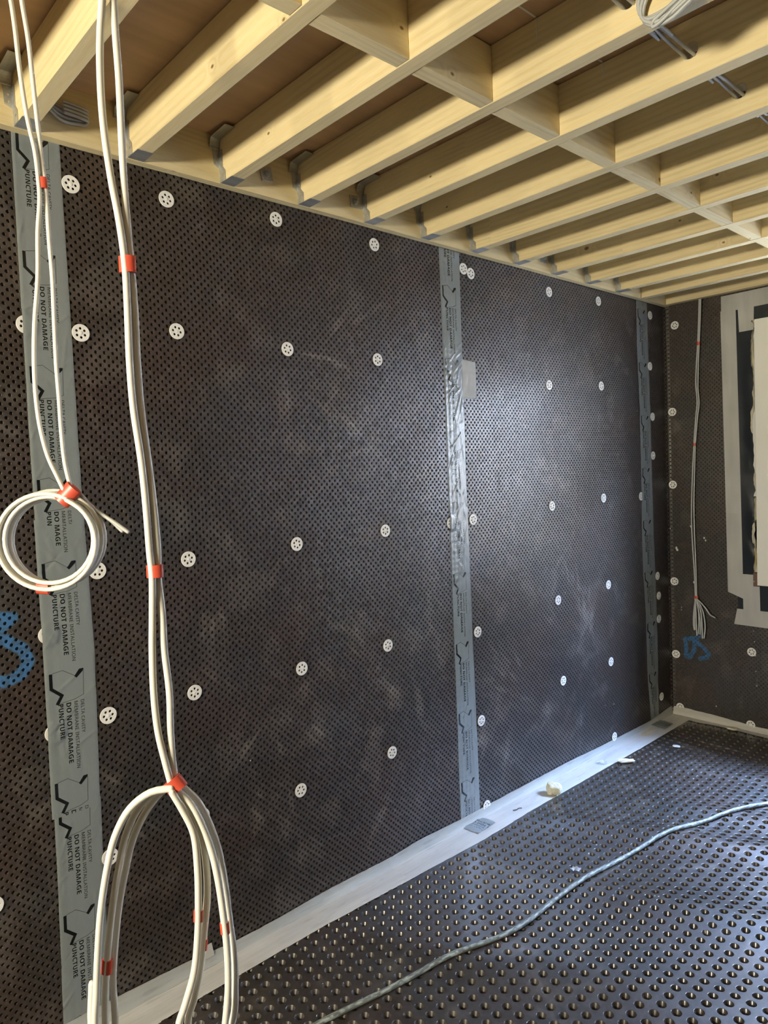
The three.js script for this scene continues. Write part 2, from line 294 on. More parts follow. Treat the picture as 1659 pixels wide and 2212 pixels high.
// ------------------------------------------------------------------ timber: wall plate, joists, noggings, hangers
const LT = 0.029;
single('wall_plate', gridUV(box(0.0, LT, TOP, PLY, 0.0, 7.38), 2, 2.6, 0.34, 0.31, 0.2), M.ledger, 'long pale timber plate bolted flat along the top of the left wall', 'timber beam');
const JB = TOP + 0.003, JW = 0.045, JX1 = 3.58, HX = 1.256, HY = 2.56;
const joistZ = [];                                                   // the face turned to the lamp
for (let k = 0; k < 23; k++) joistZ.push(k === 0 ? 0.048 : k === 1 ? 0.341 : 0.3184 + 0.3 * (k - 1));
joistZ.forEach((z, k) => {
  const s = new THREE.Shape(); s.moveTo(LT + 0.003, JB); s.lineTo(JX1, JB); s.lineTo(JX1, PLY - 0.001); s.lineTo(LT + 0.003, PLY - 0.001); s.closePath();
  if (k >= 6 && k <= 10) { const h = new THREE.Path(); h.absarc(HX, HY, 0.019, 0, Math.PI * 2, true); s.holes.push(h); }
  const b = 0.0018, g = new THREE.ExtrudeGeometry(s, { depth: JW - 2 * b, bevelEnabled: true, bevelThickness: b, bevelSize: b, bevelOffset: -b, bevelSegments: 1, curveSegments: 20 });
  g.translate(0, 0, z - JW + b);
  gridUV(g, 0, 2.6, 0.34, hash(k, 77), hash(k, 78));
  const lab = k === 0 ? 'pale pine joist lying along the top of the end wall' : k === 1 ? 'pale pine joist next to the end-wall joist, set without a metal hanger'
    : k === 9 ? 'pale pine joist with a folded bundle of grey cable looped under it' : k >= 6 && k <= 10 ? 'pale pine joist with grey cables passing through a drilled hole' : 'pale pine ceiling joist seated in a metal hanger';
  single('joist', g, M.wood, lab, 'joist', k > 1 && k !== 9 ? 'ceiling joists' : undefined);
});
for (let k = 1; k < 22; k++) {
  const z0 = joistZ[k], z1 = joistZ[k + 1] - JW, j = 0.004 * (hash(k, 5) - 0.5);
  const g = new RoundedBoxGeometry(0.043, PLY - 0.004 - JB - 0.001, z1 - z0 - 0.001, 1, 0.0016); g.translate(0.861 + j, (PLY - 0.004 + JB + 0.001) / 2, (z0 + z1) / 2);
  gridUV(g, 2, 2.6, 0.34, hash(k, 31), hash(k, 32));
  single('nogging', g, M.wood, 'short pine nogging fixed square between two ceiling joists', 'nogging', 'noggings between the joists');
}
{
  // joist hanger: seat under the joist, cheeks, nailing flanges with holes, straps turned along the deck
  const t = 0.0013, hw = JW / 2 + 0.001;
  const plate = (pts, holes, depth = t) => { const s = new THREE.Shape(pts.map((p) => new THREE.Vector2(...p))); for (const [x, y] of holes) { const h = new THREE.Path(); h.absarc(x, y, 0.0032, 0, 6.2832, true); s.holes.push(h); } return new THREE.ExtrudeGeometry(s, { depth, bevelEnabled: false, curveSegments: 6 }); };
  const hgr = thing('joist_hanger', 'galvanised metal hanger holding a joist end against the wall plate', 'hanger', 'joist hangers along the wall plate');
  part('seat', box(LT, LT + 0.07, JB - t - 0.0005, JB - 0.0005, -hw, hw), M.zinc, hgr);
  for (const s of [1, -1]) {
    const cheek = plate([[0, 0], [0.034, 0], [0.034, 0.03], [0.020, 0.045], [0.020, 0.098], [0, 0.098]], [[0.012, 0.06], [0.012, 0.085], [0.022, 0.02]]);
    cheek.translate(LT, JB - t, s > 0 ? hw : -hw - t); part('cheek', cheek, M.zinc, hgr);
    const fl = plate([[0, 0.042], [0.020, 0.05], [0.022, 0.1], [0, 0.105]], [[0.011, 0.058], [0.011, 0.076], [0.011, 0.094]]);
    fl.rotateY(-Math.PI / 2); if (s < 0) fl.scale(1, 1, -1); fl.translate(LT + t + 0.0002, JB, s * (hw + t * 0.5)); part('flange', fl, M.zinc, hgr);
    if (s > 0) {
      const pts = []; for (let i = 0; i <= 6; i++) { const a = (i / 6) * Math.PI / 2; pts.push([LT + 0.003 + 0.016 * (1 - Math.cos(a)), JB + 0.098 + 0.030 * Math.sin(a)]); } pts.push([LT + 0.10, JB + 0.133]);
      const sh = new THREE.Shape(); pts.forEach((p, i) => (i ? sh.lineTo(...p) : sh.moveTo(...p))); pts.slice().reverse().forEach((p) => sh.lineTo(p[0] + 0.0006, p[1] + 0.0013));
      const st = new THREE.ExtrudeGeometry(sh, { depth: 0.034, bevelEnabled: false }); st.translate(0, 0, hw); part('strap', st, M.zinc, hgr);
    }
  }
  gridAll(hgr);
  let first = true;
  for (let k = 2; k < 23; k++) { const o = first ? hgr : copy(hgr); first = false; o.position.set(0, 0, joistZ[k] - JW / 2); }
}
function gridAll(o) { o.traverse((c) => { if (c.isMesh) gridUV(c.geometry, 1, 0.12, 0.12); }); }
{
  const b = thing('plate_bolt', 'hexagon bolt with square washer on the timber wall plate', 'bolt', 'wall plate bolts');
  part('washer', new RoundedBoxGeometry(0.003, 0.046, 0.046, 1, 0.001).translate(0.0015, 0, 0), M.zinc, b);
  part('nut', new THREE.CylinderGeometry(0.0105, 0.0105, 0.010, 6).rotateZ(Math.PI / 2).translate(0.008, 0, 0), M.zinc, b);
  part('threaded_end', new THREE.CylinderGeometry(0.0058, 0.0058, 0.012, 12).rotateZ(Math.PI / 2).translate(0.016, 0, 0), M.zinc, b);
  [[2.562, 2.845], [2.557, 2.462], [2.556, 1.28], [2.556, 4.2]].forEach(([y, z], i) => { const o = i ? copy(b) : b; o.position.set(LT, y, z); o.rotation.x = 0.15 - 0.1 * i; });
}
// glue that ran out of the deck joint
for (const [k, len] of [[9, 0.05], [8, 0.04]]) {
  const z = joistZ[k] + 0.0005, zp = joistZ[k + 1] - JW;
  const g = thing('glue_run', 'thin white glue run along the deck joint and down a joist', 'glue', 'glue runs between joists');
  part('joint_bead', box(1.0175, 1.0225, PLY - 0.0018, PLY + 0.0005, z + 0.004, z + (zp - z) * 0.45), M.white, g);
  part('drip', tube([[1.02, PLY - 0.002, z + 0.001], [1.021, PLY - 0.02, z + 0.0005], [1.0205, PLY - len, z]], 0.0011, 6, 3), M.white, g);
}

// ------------------------------------------------------------------ printed warning tape over the sheet joints
const PRINT = 0.305;
const tapeTex = (() => {
  const W = 1024, H = 430, c = document.createElement('canvas'); c.width = W; c.height = H; const x = c.getContext('2d');
  x.fillStyle = '#7d8484'; x.fillRect(0, 0, W, H);
  for (let k = 0; k < 2600; k++) { const v = 118 + Math.floor(rnd() * 28); x.fillStyle = `rgba(${v},${v + 6},${v + 6},0.16)`; x.fillRect(rnd() * W, rnd() * H, 4 + rnd() * 46, 1 + rnd() * 3); }
  x.strokeStyle = '#15181a'; x.fillStyle = '#15181a'; x.lineJoin = 'miter'; x.miterLimit = 10;
  // emblem: heavy zigzag, thin outline, small wedge
  const poly = (pts, w) => { x.lineWidth = w; x.beginPath(); pts.forEach((p, i) => (i ? x.lineTo(...p) : x.moveTo(...p))); x.stroke(); };
  poly([[20, 380], [160, 380], [238, 295], [316, 338]], 28);
  poly([[18, 366], [4, 282], [78, 178]], 3);
  x.beginPath(); x.moveTo(98, 166); x.lineTo(80, 186); x.lineTo(20, 142); x.lineTo(18, 106); x.lineTo(42, 110); x.closePath(); x.fill();
  poly([[22, 106], [268, 112], [296, 188], [312, 324]], 3);
  const text = (s, px, y, w, weight) => { x.font = `${weight} ${px}px sans-serif`; const m = x.measureText(s).width; x.save(); x.translate(312, y); x.scale(w / m, 1); x.fillText(s, 0, 0); x.restore(); };
  text('DELTA CAVITY', 42, 140, 318, '400'); text('MEMBRANE INSTALLATION', 42, 196, 650, '400');
  text('DO NOT DAMAGE', 56, 262, 583, 'bold'); text('PUNCTURE', 56, 328, 335, 'bold');
  const t = new THREE.CanvasTexture(c); t.colorSpace = THREE.SRGBColorSpace; t.wrapS = THREE.RepeatWrapping; t.anisotropy = 8; return t;
})();
M.tape = new THREE.MeshPhysicalMaterial({ map: tapeTex, roughness: 0.25 });
const UNDER = [[1.366, 0.331], [1.99, 3.614], [1.152, 3.611], [0.879, 3.611], [1.334, 1.970]];     // plugs the tape runs over
const creaseSets = {};
function creases(id, n, y0, y1) {
  if (!creaseSets[id]) { const a = []; for (let k = 0; k < n; k++) a.push([rr(0, 0.128), rr(y0, y1), rr(0.4, 2.5), rr(0.015, 0.07), rr(0.0015, 0.004), rr(0.0006, 0.0022) * (rnd() < 0.8 ? 1 : -1)]); creaseSets[id] = a; }
  return creaseSets[id];
}
function tapeStrip(zl, zr, yTop, yBot, phase, lift, crs, quilt) {
  const na = 28, nl = Math.round((yTop - yBot) / 0.0055), pos = [], uv = [], idx = [];
  const bk = crs.map((c) => ({ c, ca: Math.cos(c[2]), sa: Math.sin(c[2]) }));
  for (let i = 0; i <= nl; i++) {
    const y = yTop + (yBot - yTop) * i / nl;
    for (let j = 0; j <= na; j++) {
      const f = j / na, edge = 0.0012 * (fbm(y * 22 + 4 * f, f * 3 + phase, 2) - 0.5) * (f < 0.05 || f > 0.95 ? 1 : 0), z = zl(y) + (zr(y) - zl(y)) * f + edge, s = f * 0.128;
      let h = 0.0018 + lift + 0.0010 * (fbm(y * 14, s * 40, 2) - 0.5);
      for (const { c, ca, sa } of bk) { const du = s - c[0], dv = y - c[1]; if (Math.abs(dv) > 0.09) continue; const a = (du * ca + dv * sa) / c[3], b = (-du * sa + dv * ca) / c[4]; if (a * a < 4 && b * b < 9) h += c[5] * Math.exp(-a * a * 1.4 - b * b); }
      if (quilt) h -= quilt * (1 - smooth(0.40, 0.55, f)) * smooth(0.35, 0.9, 0.5 + 0.25 * (Math.cos(z * 2 * Math.PI / 0.0245) + Math.cos(y * 2 * Math.PI / 0.024)));
      for (const [py, pz] of UNDER) { const d = Math.hypot(y - py, z - pz); if (d < 0.05) h += 0.0036 * (1 - smooth(0.024, 0.04, d)); }
      if (j === 0 || j === na) h -= 0.0013;
      pos.push(wallH(z - RC, y) + h, y, z); uv.push((phase - y) / PRINT, f);
    }
  }
  for (let i = 0; i < nl; i++) for (let j = 0; j < na; j++) { const a = i * (na + 1) + j, b = a + 1, c = a + na + 1, d = c + 1; idx.push(a, c, b, b, c, d); }
  const g = new THREE.BufferGeometry(); g.setAttribute('position', new THREE.Float32BufferAttribute(pos, 3)); g.setAttribute('uv', new THREE.Float32BufferAttribute(uv, 2)); g.setIndex(idx); g.computeVertexNormals(); return g;
}
const lerpList = (L) => (y) => { for (let i = 0; i + 1 < L.length; i++) if (y <= L[i][0] && y >= L[i + 1][0]) { const t = (y - L[i][0]) / (L[i + 1][0] - L[i][0]); return L[i][1] + (L[i + 1][1] - L[i][1]) * t; } return y > L[0][0] ? L[0][1] : L[L.length - 1][1]; };
{
  const zl = lerpList([[2.5, 3.62], [1.62, 3.624], [1.12, 3.623], [0.45, 3.629], [0, 3.64]]), zr = lerpList([[2.5, 3.497], [1.46, 3.495], [1.09, 3.49], [0.7, 3.499], [0, 3.51]]);
  const t = thing('joint_tape', 'grey printed warning tape strip beside the hanging cable coil', 'tape');
  const cr = creases('a', 70, 0, 2.5);
  part('tape_length', tapeStrip(zl, zr, 2.492, 1.45, 2.496, 0.0006, cr, 0.0005), M.tape, t);
  part('tape_length', tapeStrip((y) => zl(y) + 0.003, (y) => zr(y) - 0.002, 1.467, 0.64, 1.353, 0.0002, cr, 0.0005), M.tape, t);
  part('tape_length', tapeStrip((y) => zl(y) - 0.003, (y) => zr(y) - 0.004, 0.662, 0.03, 0.365 + 0.305, 0, cr, 0.0005), M.tape, t);
}
{
  const zl = lerpList([[2.5, 1.985], [1.78, 1.98], [1.07, 1.975], [0, 1.974]]), zr = lerpList([[2.5, 1.855], [1.79, 1.86], [1.13, 1.853], [0.77, 1.852], [0, 1.842]]);
  const t = thing('joint_tape', 'grey printed warning tape strip with a small pale patch at its edge', 'tape');
  const cr = creases('b', 90, 0, 2.5).concat(creases('b2', 60, 1.2, 2.1));
  part('tape_length', tapeStrip(zl, zr, 2.487, 0.006, 2.339, 0.0003, cr, 0.0011), M.tape, t);
  part('tape_end', flap([[0.002, 1.975], [0.012, 1.846], [0.086, 1.842], [0.094, 1.966]], 0.007), M.tape, t);
}
{
  const zl = lerpList([[2.5, 0.341], [2.2, 0.337], [1.84, 0.326], [1.36, 0.324], [0.91, 0.325], [0.65, 0.302], [0.39, 0.3], [0, 0.275]]), zr = lerpList([[2.5, 0.213], [2.2, 0.206], [1.79, 0.198], [1.28, 0.191], [0.82, 0.171], [0.5, 0.169], [0, 0.177]]);
  const t = thing('joint_tape', 'grey printed warning tape strip close to the room corner', 'tape');
  const cr = creases('c', 110, 0, 2.5);
  part('tape_length', tapeStrip(zl, zr, 2.487, 0.006, 2.447, 0.0003, cr, 0.0006), M.tape, t);
  part('tape_end', flap([[0.004, 0.292], [0.008, 0.183], [0.098, 0.187], [0.1, 0.298]], 0.007), M.tape, t);
}
function flap(q, y) {       // loose tape end lying out on the floor strip, a little buckled
  const pos = [], uv = [], idx = [], n = 14;
  for (let i = 0; i <= n; i++) for (let j = 0; j <= n; j++) {
    const a = i / n, b = j / n, x = (q[0][0] * (1 - b) + q[1][0] * b) * (1 - a) + (q[3][0] * (1 - b) + q[2][0] * b) * a, z = (q[0][1] * (1 - b) + q[1][1] * b) * (1 - a) + (q[3][1] * (1 - b) + q[2][1] * b) * a;
    pos.push(x, y + 0.006 * (fbm(a * 3 + q[0][1], b * 4, 3) - 0.4) + 0.004 * Math.sin(a * 3) * b, z); uv.push(a * 0.25 + 0.35, 1 - b);
  }
  for (let i = 0; i < n; i++) for (let j = 0; j < n; j++) { const a = i * (n + 1) + j; idx.push(a, a + n + 1, a + 1, a + 1, a + n + 1, a + n + 2); }
  const g = new THREE.BufferGeometry(); g.setAttribute('position', new THREE.Float32BufferAttribute(pos, 3)); g.setAttribute('uv', new THREE.Float32BufferAttribute(uv, 2)); g.setIndex(idx); g.computeVertexNormals(); return g;
}
const paleTex = dataTex(512, 512, (x, y) => { const a = fbm(x / 60, y / 9, 4), b = fbm(x / 90 + 5, y / 70, 3), s = smooth(0.66, 0.8, fbm(x / 30 + 40, y / 12, 3)), t = 0.755 + 0.06 * (a - 0.5) + 0.08 * (b - 0.5) - 0.04 * s; return [t, t * 0.99, t * 0.955]; }, true);
M.pale = new THREE.MeshStandardMaterial({ map: paleTex, roughness: 0.45 });
const paleGreyTex = dataTex(512, 512, (x, y) => { const a = fbm(x / 26, y / 120, 4), b = fbm(x / 90 + 5, y / 70, 3), t = 0.70 + 0.10 * (a - 0.5) + 0.10 * (b - 0.5); return [t, t, t * 0.97]; }, true);
M.paleCool = new THREE.MeshStandardMaterial({ map: paleTex, color: lin(0.70, 0.74, 0.75), roughness: 0.5 });
M.paleGrey = new THREE.MeshStandardMaterial({ map: paleGreyTex, roughness: 0.6 });
function sheetGrid(nu, nv, f, uvf) {
  const pos = [], uv = [], idx = [];
  for (let i = 0; i <= nu; i++) for (let j = 0; j <= nv; j++) { const p = f(i / nu, j / nv); pos.push(...p); uv.push(...(uvf ? uvf(i / nu, j / nv, p) : [p[0], p[1]])); }
  for (let i = 0; i < nu; i++) for (let j = 0; j < nv; j++) { const a = i * (nv + 1) + j; idx.push(a, a + nv + 1, a + 1, a + 1, a + nv + 1, a + nv + 2); }
  const g = new THREE.BufferGeometry(); g.setAttribute('position', new THREE.Float32BufferAttribute(pos, 3)); g.setAttribute('uv', new THREE.Float32BufferAttribute(uv, 2)); g.setIndex(idx); g.computeVertexNormals(); return g;
}
// ------------------------------------------------------------------ pale jointing tape where wall and floor meet
{
  const top = lerpList([[4.2, 0.057], [3.49, 0.056], [3.25, 0.049], [3.1, 0.036], [2.92, 0.035], [2.68, 0.042], [2.38, 0.038], [2.24, 0.048], [1.98, 0.042], [1.52, 0.041], [1.13, 0.042], [0.7, 0.032], [0.28, 0.03], [0.05, 0.05], [0, 0.05]]);
  const out = lerpList([[4.2, 0.12], [3.42, 0.118], [3.27, 0.111], [2.8, 0.108], [2.37, 0.122], [1.98, 0.136], [1.62, 0.126], [1.0, 0.129], [0.8, 0.133], [0.1, 0.129], [0, 0.13]]);
  const foldX = (z) => 0.010 + 0.012 * fbm(z * 3.1, 4.2, 2), Lz = 4.1;
  const t = thing('corner_tape', 'pale grey sealing tape folded along the foot of the long wall', 'tape');
  part('wall_fold', sheetGrid(820, 6, (a, b) => { const z = Lz * a, y = 0.004 + (top(z) + 0.0015 * fbm(z * 40, 1, 2) - 0.004) * b; return [wallH(z - RC, y) * smooth(0, 1, b) + 0.0032 + (1 - b) * (1 - b) * (foldX(z) - 0.003) + 0.002 * (fbm(z * 17, b * 2, 2) - 0.5), y, z]; }, (a, b, p) => [p[2] / 1.2, p[1] * 3]), M.paleCool, t, 'cooler grey upper edge of the tape');
  part('floor_fold', sheetGrid(820, 12, (a, b) => { const z = Lz * a, x0 = foldX(z), x = x0 + (out(z) + 0.003 * (fbm(z * 12, 2, 2) - 0.5) - x0) * b; return [x, 0.0042 - 0.002 * b * b + 0.0012 * Math.exp(-(((b - 0.52) / 0.06) ** 2)) + 0.0022 * (fbm(z * 15, b * 3 + 7, 2) - 0.5) + (b > 0.98 ? -0.002 : 0), z]; }, (a, b, p) => [p[2] / 1.2, p[0] * 3]), M.pale, t);
  part('overlap_patch', sheetGrid(4, 4, (a, b) => [0.0075, 0.03 + 0.045 * b, 3.222 - 0.05 * a + 0.008 * b]), M.pale, t);
  const t2 = thing('corner_tape', 'pale grey sealing tape folded along the foot of the end wall', 'tape');
  const topB = (x) => 0.052 - 0.02 * smooth(0.1, 0.6, x) + 0.004 * (fbm(x * 20, 3, 2) - 0.5), outB = (x) => 0.07 - 0.016 * smooth(0.1, 0.3, x) + 0.012 * smooth(0.35, 0.6, x) + 0.004 * (fbm(x * 14, 9, 2) - 0.5);
  part('wall_fold', sheetGrid(400, 6, (a, b) => { const x = 0.012 + 2.2 * a, y = 0.004 + (topB(x) - 0.004) * b; return [x, y, 0.0045 + (1 - b) * (1 - b) * 0.012 + 0.002 * (fbm(x * 17, b * 2 + 9, 2) - 0.5)]; }, (a, b, p) => [p[0] / 1.2, p[1] * 3]), M.pale, t2);
  part('floor_fold', sheetGrid(400, 8, (a, b) => { const x = 0.02 + 2.2 * a, z = 0.0165 + (outB(x) - 0.0165) * b; return [x, 0.0052 - 0.002 * b * b + 0.003 * (fbm(x * 15, b * 3, 2) - 0.5), z]; }, (a, b, p) => [p[0] / 1.2, p[2] * 3]), M.pale, t2);
}
// pale patch beside the middle tape
single('tape_patch', sheetGrid(14, 14, (a, b) => { const y = 2.034 - 0.165 * a - 0.006 * b * (1 - a) * 1, z = 1.866 - (0.09 - 0.006 * a) * b; return [wallH(z - RC, y) + 0.0024 + 0.0018 * (fbm(a * 4, b * 4 + 2, 3) - 0.5) + 0.002 * a * b, y, z]; }, (a, b) => [a * 0.3, b * 0.2]), M.paleGrey, 'small pale grey rectangle of tape stuck on the brown membrane', 'tape');

// ------------------------------------------------------------------ white fixing plugs
function makePlug(name, label, group) {
  const R = 0.0245, s = new THREE.Shape(); s.absarc(0, 0, R, 0, Math.PI * 2, false);
  for (let k = 0; k < 6; k++) { const a = k * Math.PI / 3 + 0.2, h = new THREE.Path(); h.absarc(Math.cos(a) * 0.0125, Math.sin(a) * 0.0125, 0.0036, 0, Math.PI * 2, true); s.holes.push(h); }
  const g = new THREE.ExtrudeGeometry(s, { depth: 0.0012, bevelEnabled: true, bevelThickness: 0.0008, bevelSize: 0.0007, bevelOffset: -0.0007, bevelSegments: 2, curveSegments: 14 });
  g.translate(0, 0, 0.0018);
  const t = thing(name, label, 'fixing plug', group);
  const disc = part('disc', g, M.white, t);
  part('centre_boss', new THREE.SphereGeometry(0.0056, 16, 8, 0, Math.PI * 2, 0, Math.PI / 2).scale(1, 0.32, 1).rotateX(Math.PI / 2).translate(0, 0, 0.0034), M.white, disc);
  return t;
}
{
  const L = [[2.389, 3.474], [2.41, 3.194], [2.433, 2.796], [2.43, 2.349], [2.423, 1.834], [2.409, 1.789], [2.412, 1.205], [2.427, 0.752], [2.421, 0.181], [1.982, 3.472], [2.016, 3.183], [1.998, 2.773], [1.994, 2.356], [1.958, 1.227], [1.979, 0.744], [2.124, 0.195], [1.829, 0.178], [1.6, 0.18], [1.311, 3.466], [1.313, 3.185], [1.321, 2.772], [1.333, 2.35], [1.339, 1.825], [1.363, 1.228], [1.377, 0.743], [0.89, 3.462], [0.892, 3.189], [0.879, 2.775], [0.882, 2.362], [0.838, 1.819], [0.888, 1.198], [0.901, 0.717], [0.878, 0.152], [0.757, 0.143], [0.618, 0.15], [0.476, 3.48], [0.491, 3.184], [0.449, 2.805], [0.453, 2.361], [0.437, 1.817], [0.472, 1.173], [0.472, 0.707], [0.141, 0.143]];
  const U = UNDER, Bq = [[0.04, 1.797], [0.047, 0.692]];
  const p = makePlug('fixing_plug', 'white round six-holed fixing plug on the long brown wall', 'fixing plugs on the long wall');
  let n = 0;
  const put = (y, z, label, group, lift) => { const o = n++ ? copy(p, label, group) : p; o.rotation.set(0, Math.PI / 2, rr(-1.5, 1.5), 'YXZ'); o.position.set(wallH(z - RC, y) + lift, y, z); };
  for (const [y, z] of L) put(y, z, undefined, undefined, z === 1.789 ? 0.0034 : 0.0008);
  for (const [y, z] of U) put(y, z, 'white fixing plug half hidden under the edge of a tape strip', 'plugs under tape edges', -0.0012);
  for (const [y, z] of Bq) put(y, z, 'white fixing plug half covered by the sealing tape at the wall foot', 'plugs at the wall foot', 0.0005);
  for (const [y, z] of [[0.466, 3.787], [2.4, 3.95]]) put(y, z, 'white fixing plug on the brown wall beyond the tape beside the hanging cable coil', 'plugs beyond the tape', -0.0006);
  const B = [[0.063, 2.371], [0.038, 1.859], [0.034, 1.42], [0.032, 0.829], [0.034, 0.379], [0.476, 0.461], [0.92, 0.45]];
  for (const [x, y] of B) { const o = copy(p, 'white round six-holed fixing plug on the end wall', 'fixing plugs on the end wall'); o.rotation.set(0, x < 0.045 ? 0.08 : 0, rr(-1.5, 1.5), 'YXZ'); o.position.set(x, y, backH(x - RC, y) + 0.0008 + (x < 0.05 ? 0.001 : 0)); }
  for (const [x, y] of [[0.054, 0.052], [0.466, 0.038]]) { const o = copy(p, 'white fixing plug half covered by the sealing tape at the end-wall foot', 'plugs at the end-wall foot'); o.rotation.set(0, 0, rr(-1, 1), 'YXZ'); o.position.set(x, y, 0.0012); }
}

// ------------------------------------------------------------------ taped surround, black sheet and white board on the end wall
{
  const wob = (x, y, s = 0) => 0.0030 + s + backH(x - RC, y) + 0.0016 * (fbm(x * 30, y * 9, 3) - 0.5);
  single('damp_proof_sheet', sheetGrid(24, 90, (a, b) => { const x = 0.405 + 0.45 * a, y = 0.64 + 1.8 * b; return [x, y, 0.002 + 0.009 * smooth(0.08, 0.2, a) * smooth(0.15, 0.22, b) * (1 - smooth(0.84, 0.9, b)) * clamp(0.5 + 2.6 * (fbm(x * 17 + y * 6, y * 5, 3) - 0.45), 0, 1)]; }, (a, b) => [a, b]), M.dpm, 'crumpled black plastic sheet showing between pale tape and white board', 'plastic sheet');
  const s = thing('surround_tape', 'pale grey tape strips framing the black sheet on the end wall', 'tape');
  const strip = (q, nu, nv, lift) => part('tape_strip', sheetGrid(nu, nv, (a, b) => { const x = (q[0][0] * (1 - b) + q[1][0] * b) * (1 - a) + (q[3][0] * (1 - b) + q[2][0] * b) * a, y = (q[0][1] * (1 - b) + q[1][1] * b) * (1 - a) + (q[3][1] * (1 - b) + q[2][1] * b) * a; return [x, y, wob(x, y, lift)]; }, (a, b, p) => [p[0] * 1.5, p[1] * 0.8]), M.paleGrey, s);
  strip([[0.330, 2.40], [0.414, 2.395], [0.436, 0.762], [0.350, 0.795]], 120, 8, 0);
  strip([[0.335, 2.483], [0.335, 2.392], [0.95, 2.397], [0.95, 2.489]], 60, 8, 0.0015);
  strip([[0.426, 2.405], [0.512, 2.405], [0.508, 2.268], [0.432, 2.267]], 12, 8, 0.003);
  strip([[0.433, 0.905], [0.523, 0.905], [0.527, 0.66], [0.436, 0.66]], 20, 8, 0.003);
  strip([[0.402, 0.703], [0.384, 0.612], [0.95, 0.603], [0.95, 0.703]], 60, 8, 0.0045);
}
{
  // insulated board: white face, crumbling foam edge
  const t = thing('insulated_board', 'thick white board with torn cream foam edge fixed over black sheet', 'board');
  const zF = 0.062, x0 = 0.532, x1 = WIN.x0 + 0.004, y0 = 0.855, y1 = 2.313;
  part('white_face', new RoundedBoxGeometry(x1 - x0, y1 - y0, 0.012, 2, 0.0015).translate((x0 + x1) / 2, (y0 + y1) / 2, zF - 0.006), new THREE.MeshStandardMaterial({ color: lin(0.82, 0.81, 0.75), roughness: 0.6 }), t);
  const foam = new THREE.MeshStandardMaterial({ map: dataTex(256, 512, (x, y) => { const a = fbm(x / 14, y / 30, 4), k = smooth(0.55, 0.75, fbm(x / 50 + 3, y / 60, 3)); return [0.90 - 0.1 * a - 0.02 * k, 0.87 - 0.1 * a - 0.06 * k, 0.78 - 0.12 * a - 0.16 * k]; }, true), roughness: 0.9 });
  const core = sheetGrid(150, 10, (a, b) => { const y = y0 + 0.07 + (y1 - y0 - 0.068) * a, z = zF - 0.012 - 0.038 * b, gap = smooth(0.955, 0.965, a) * (1 - smooth(0.985, 0.99, a)); return [x0 - 0.002 - 0.036 * smooth(0.25, 0.8, fbm(y * 7, z * 40, 4)) * (0.5 + 0.6 * b) + 0.014 * gap - 0.006 * fbm(y * 60, z * 120, 2), y + 0.006 * (fbm(y * 30, z * 40, 2) - 0.5) * (a > 0.99 ? 1 : 0), z]; }, (a, b) => [b * 0.4, a * 2]);
  part('foam_core', mergeGeometries([core, sheetGrid(2, 2, (a, b) => [x0 - 0.006 + (x1 - x0) * a, y1 + 0.002, zF - 0.012 - 0.038 * b], (a, b) => [a, b]), box(x0 + 0.004, x1, y0 + 0.03, y1 - 0.002, zF - 0.048, zF - 0.0125)].map((g) => (g.index ? g.toNonIndexed() : g)).map((g) => { for (const k of Object.keys(g.attributes)) if (!['position', 'normal', 'uv'].includes(k)) g.deleteAttribute(k); return g; })), foam, t);
  part('torn_paper', sheetGrid(60, 3, (a, b) => { const y = 1.35 + 0.9 * a; return [x0 + 0.001 - b * (0.006 + 0.012 * smooth(0.45, 0.75, fbm(y * 9, 3, 3))), y, zF - 0.003 - 0.004 * b]; }), M.white, t);
  const w = thing('timber_packer', 'small reddish timber packer with a bright screw under the white board edge', 'timber');
  part('block', new RoundedBoxGeometry(0.026, 0.075, 0.03, 1, 0.002).translate(0.522, 0.885, 0.044), new THREE.MeshStandardMaterial({ color: lin(0.14, 0.075, 0.055), roughness: 0.6 }), w);
  part('screw_head', new THREE.SphereGeometry(0.005, 12, 8).translate(0.514, 0.876, 0.060), M.zinc, w);
}

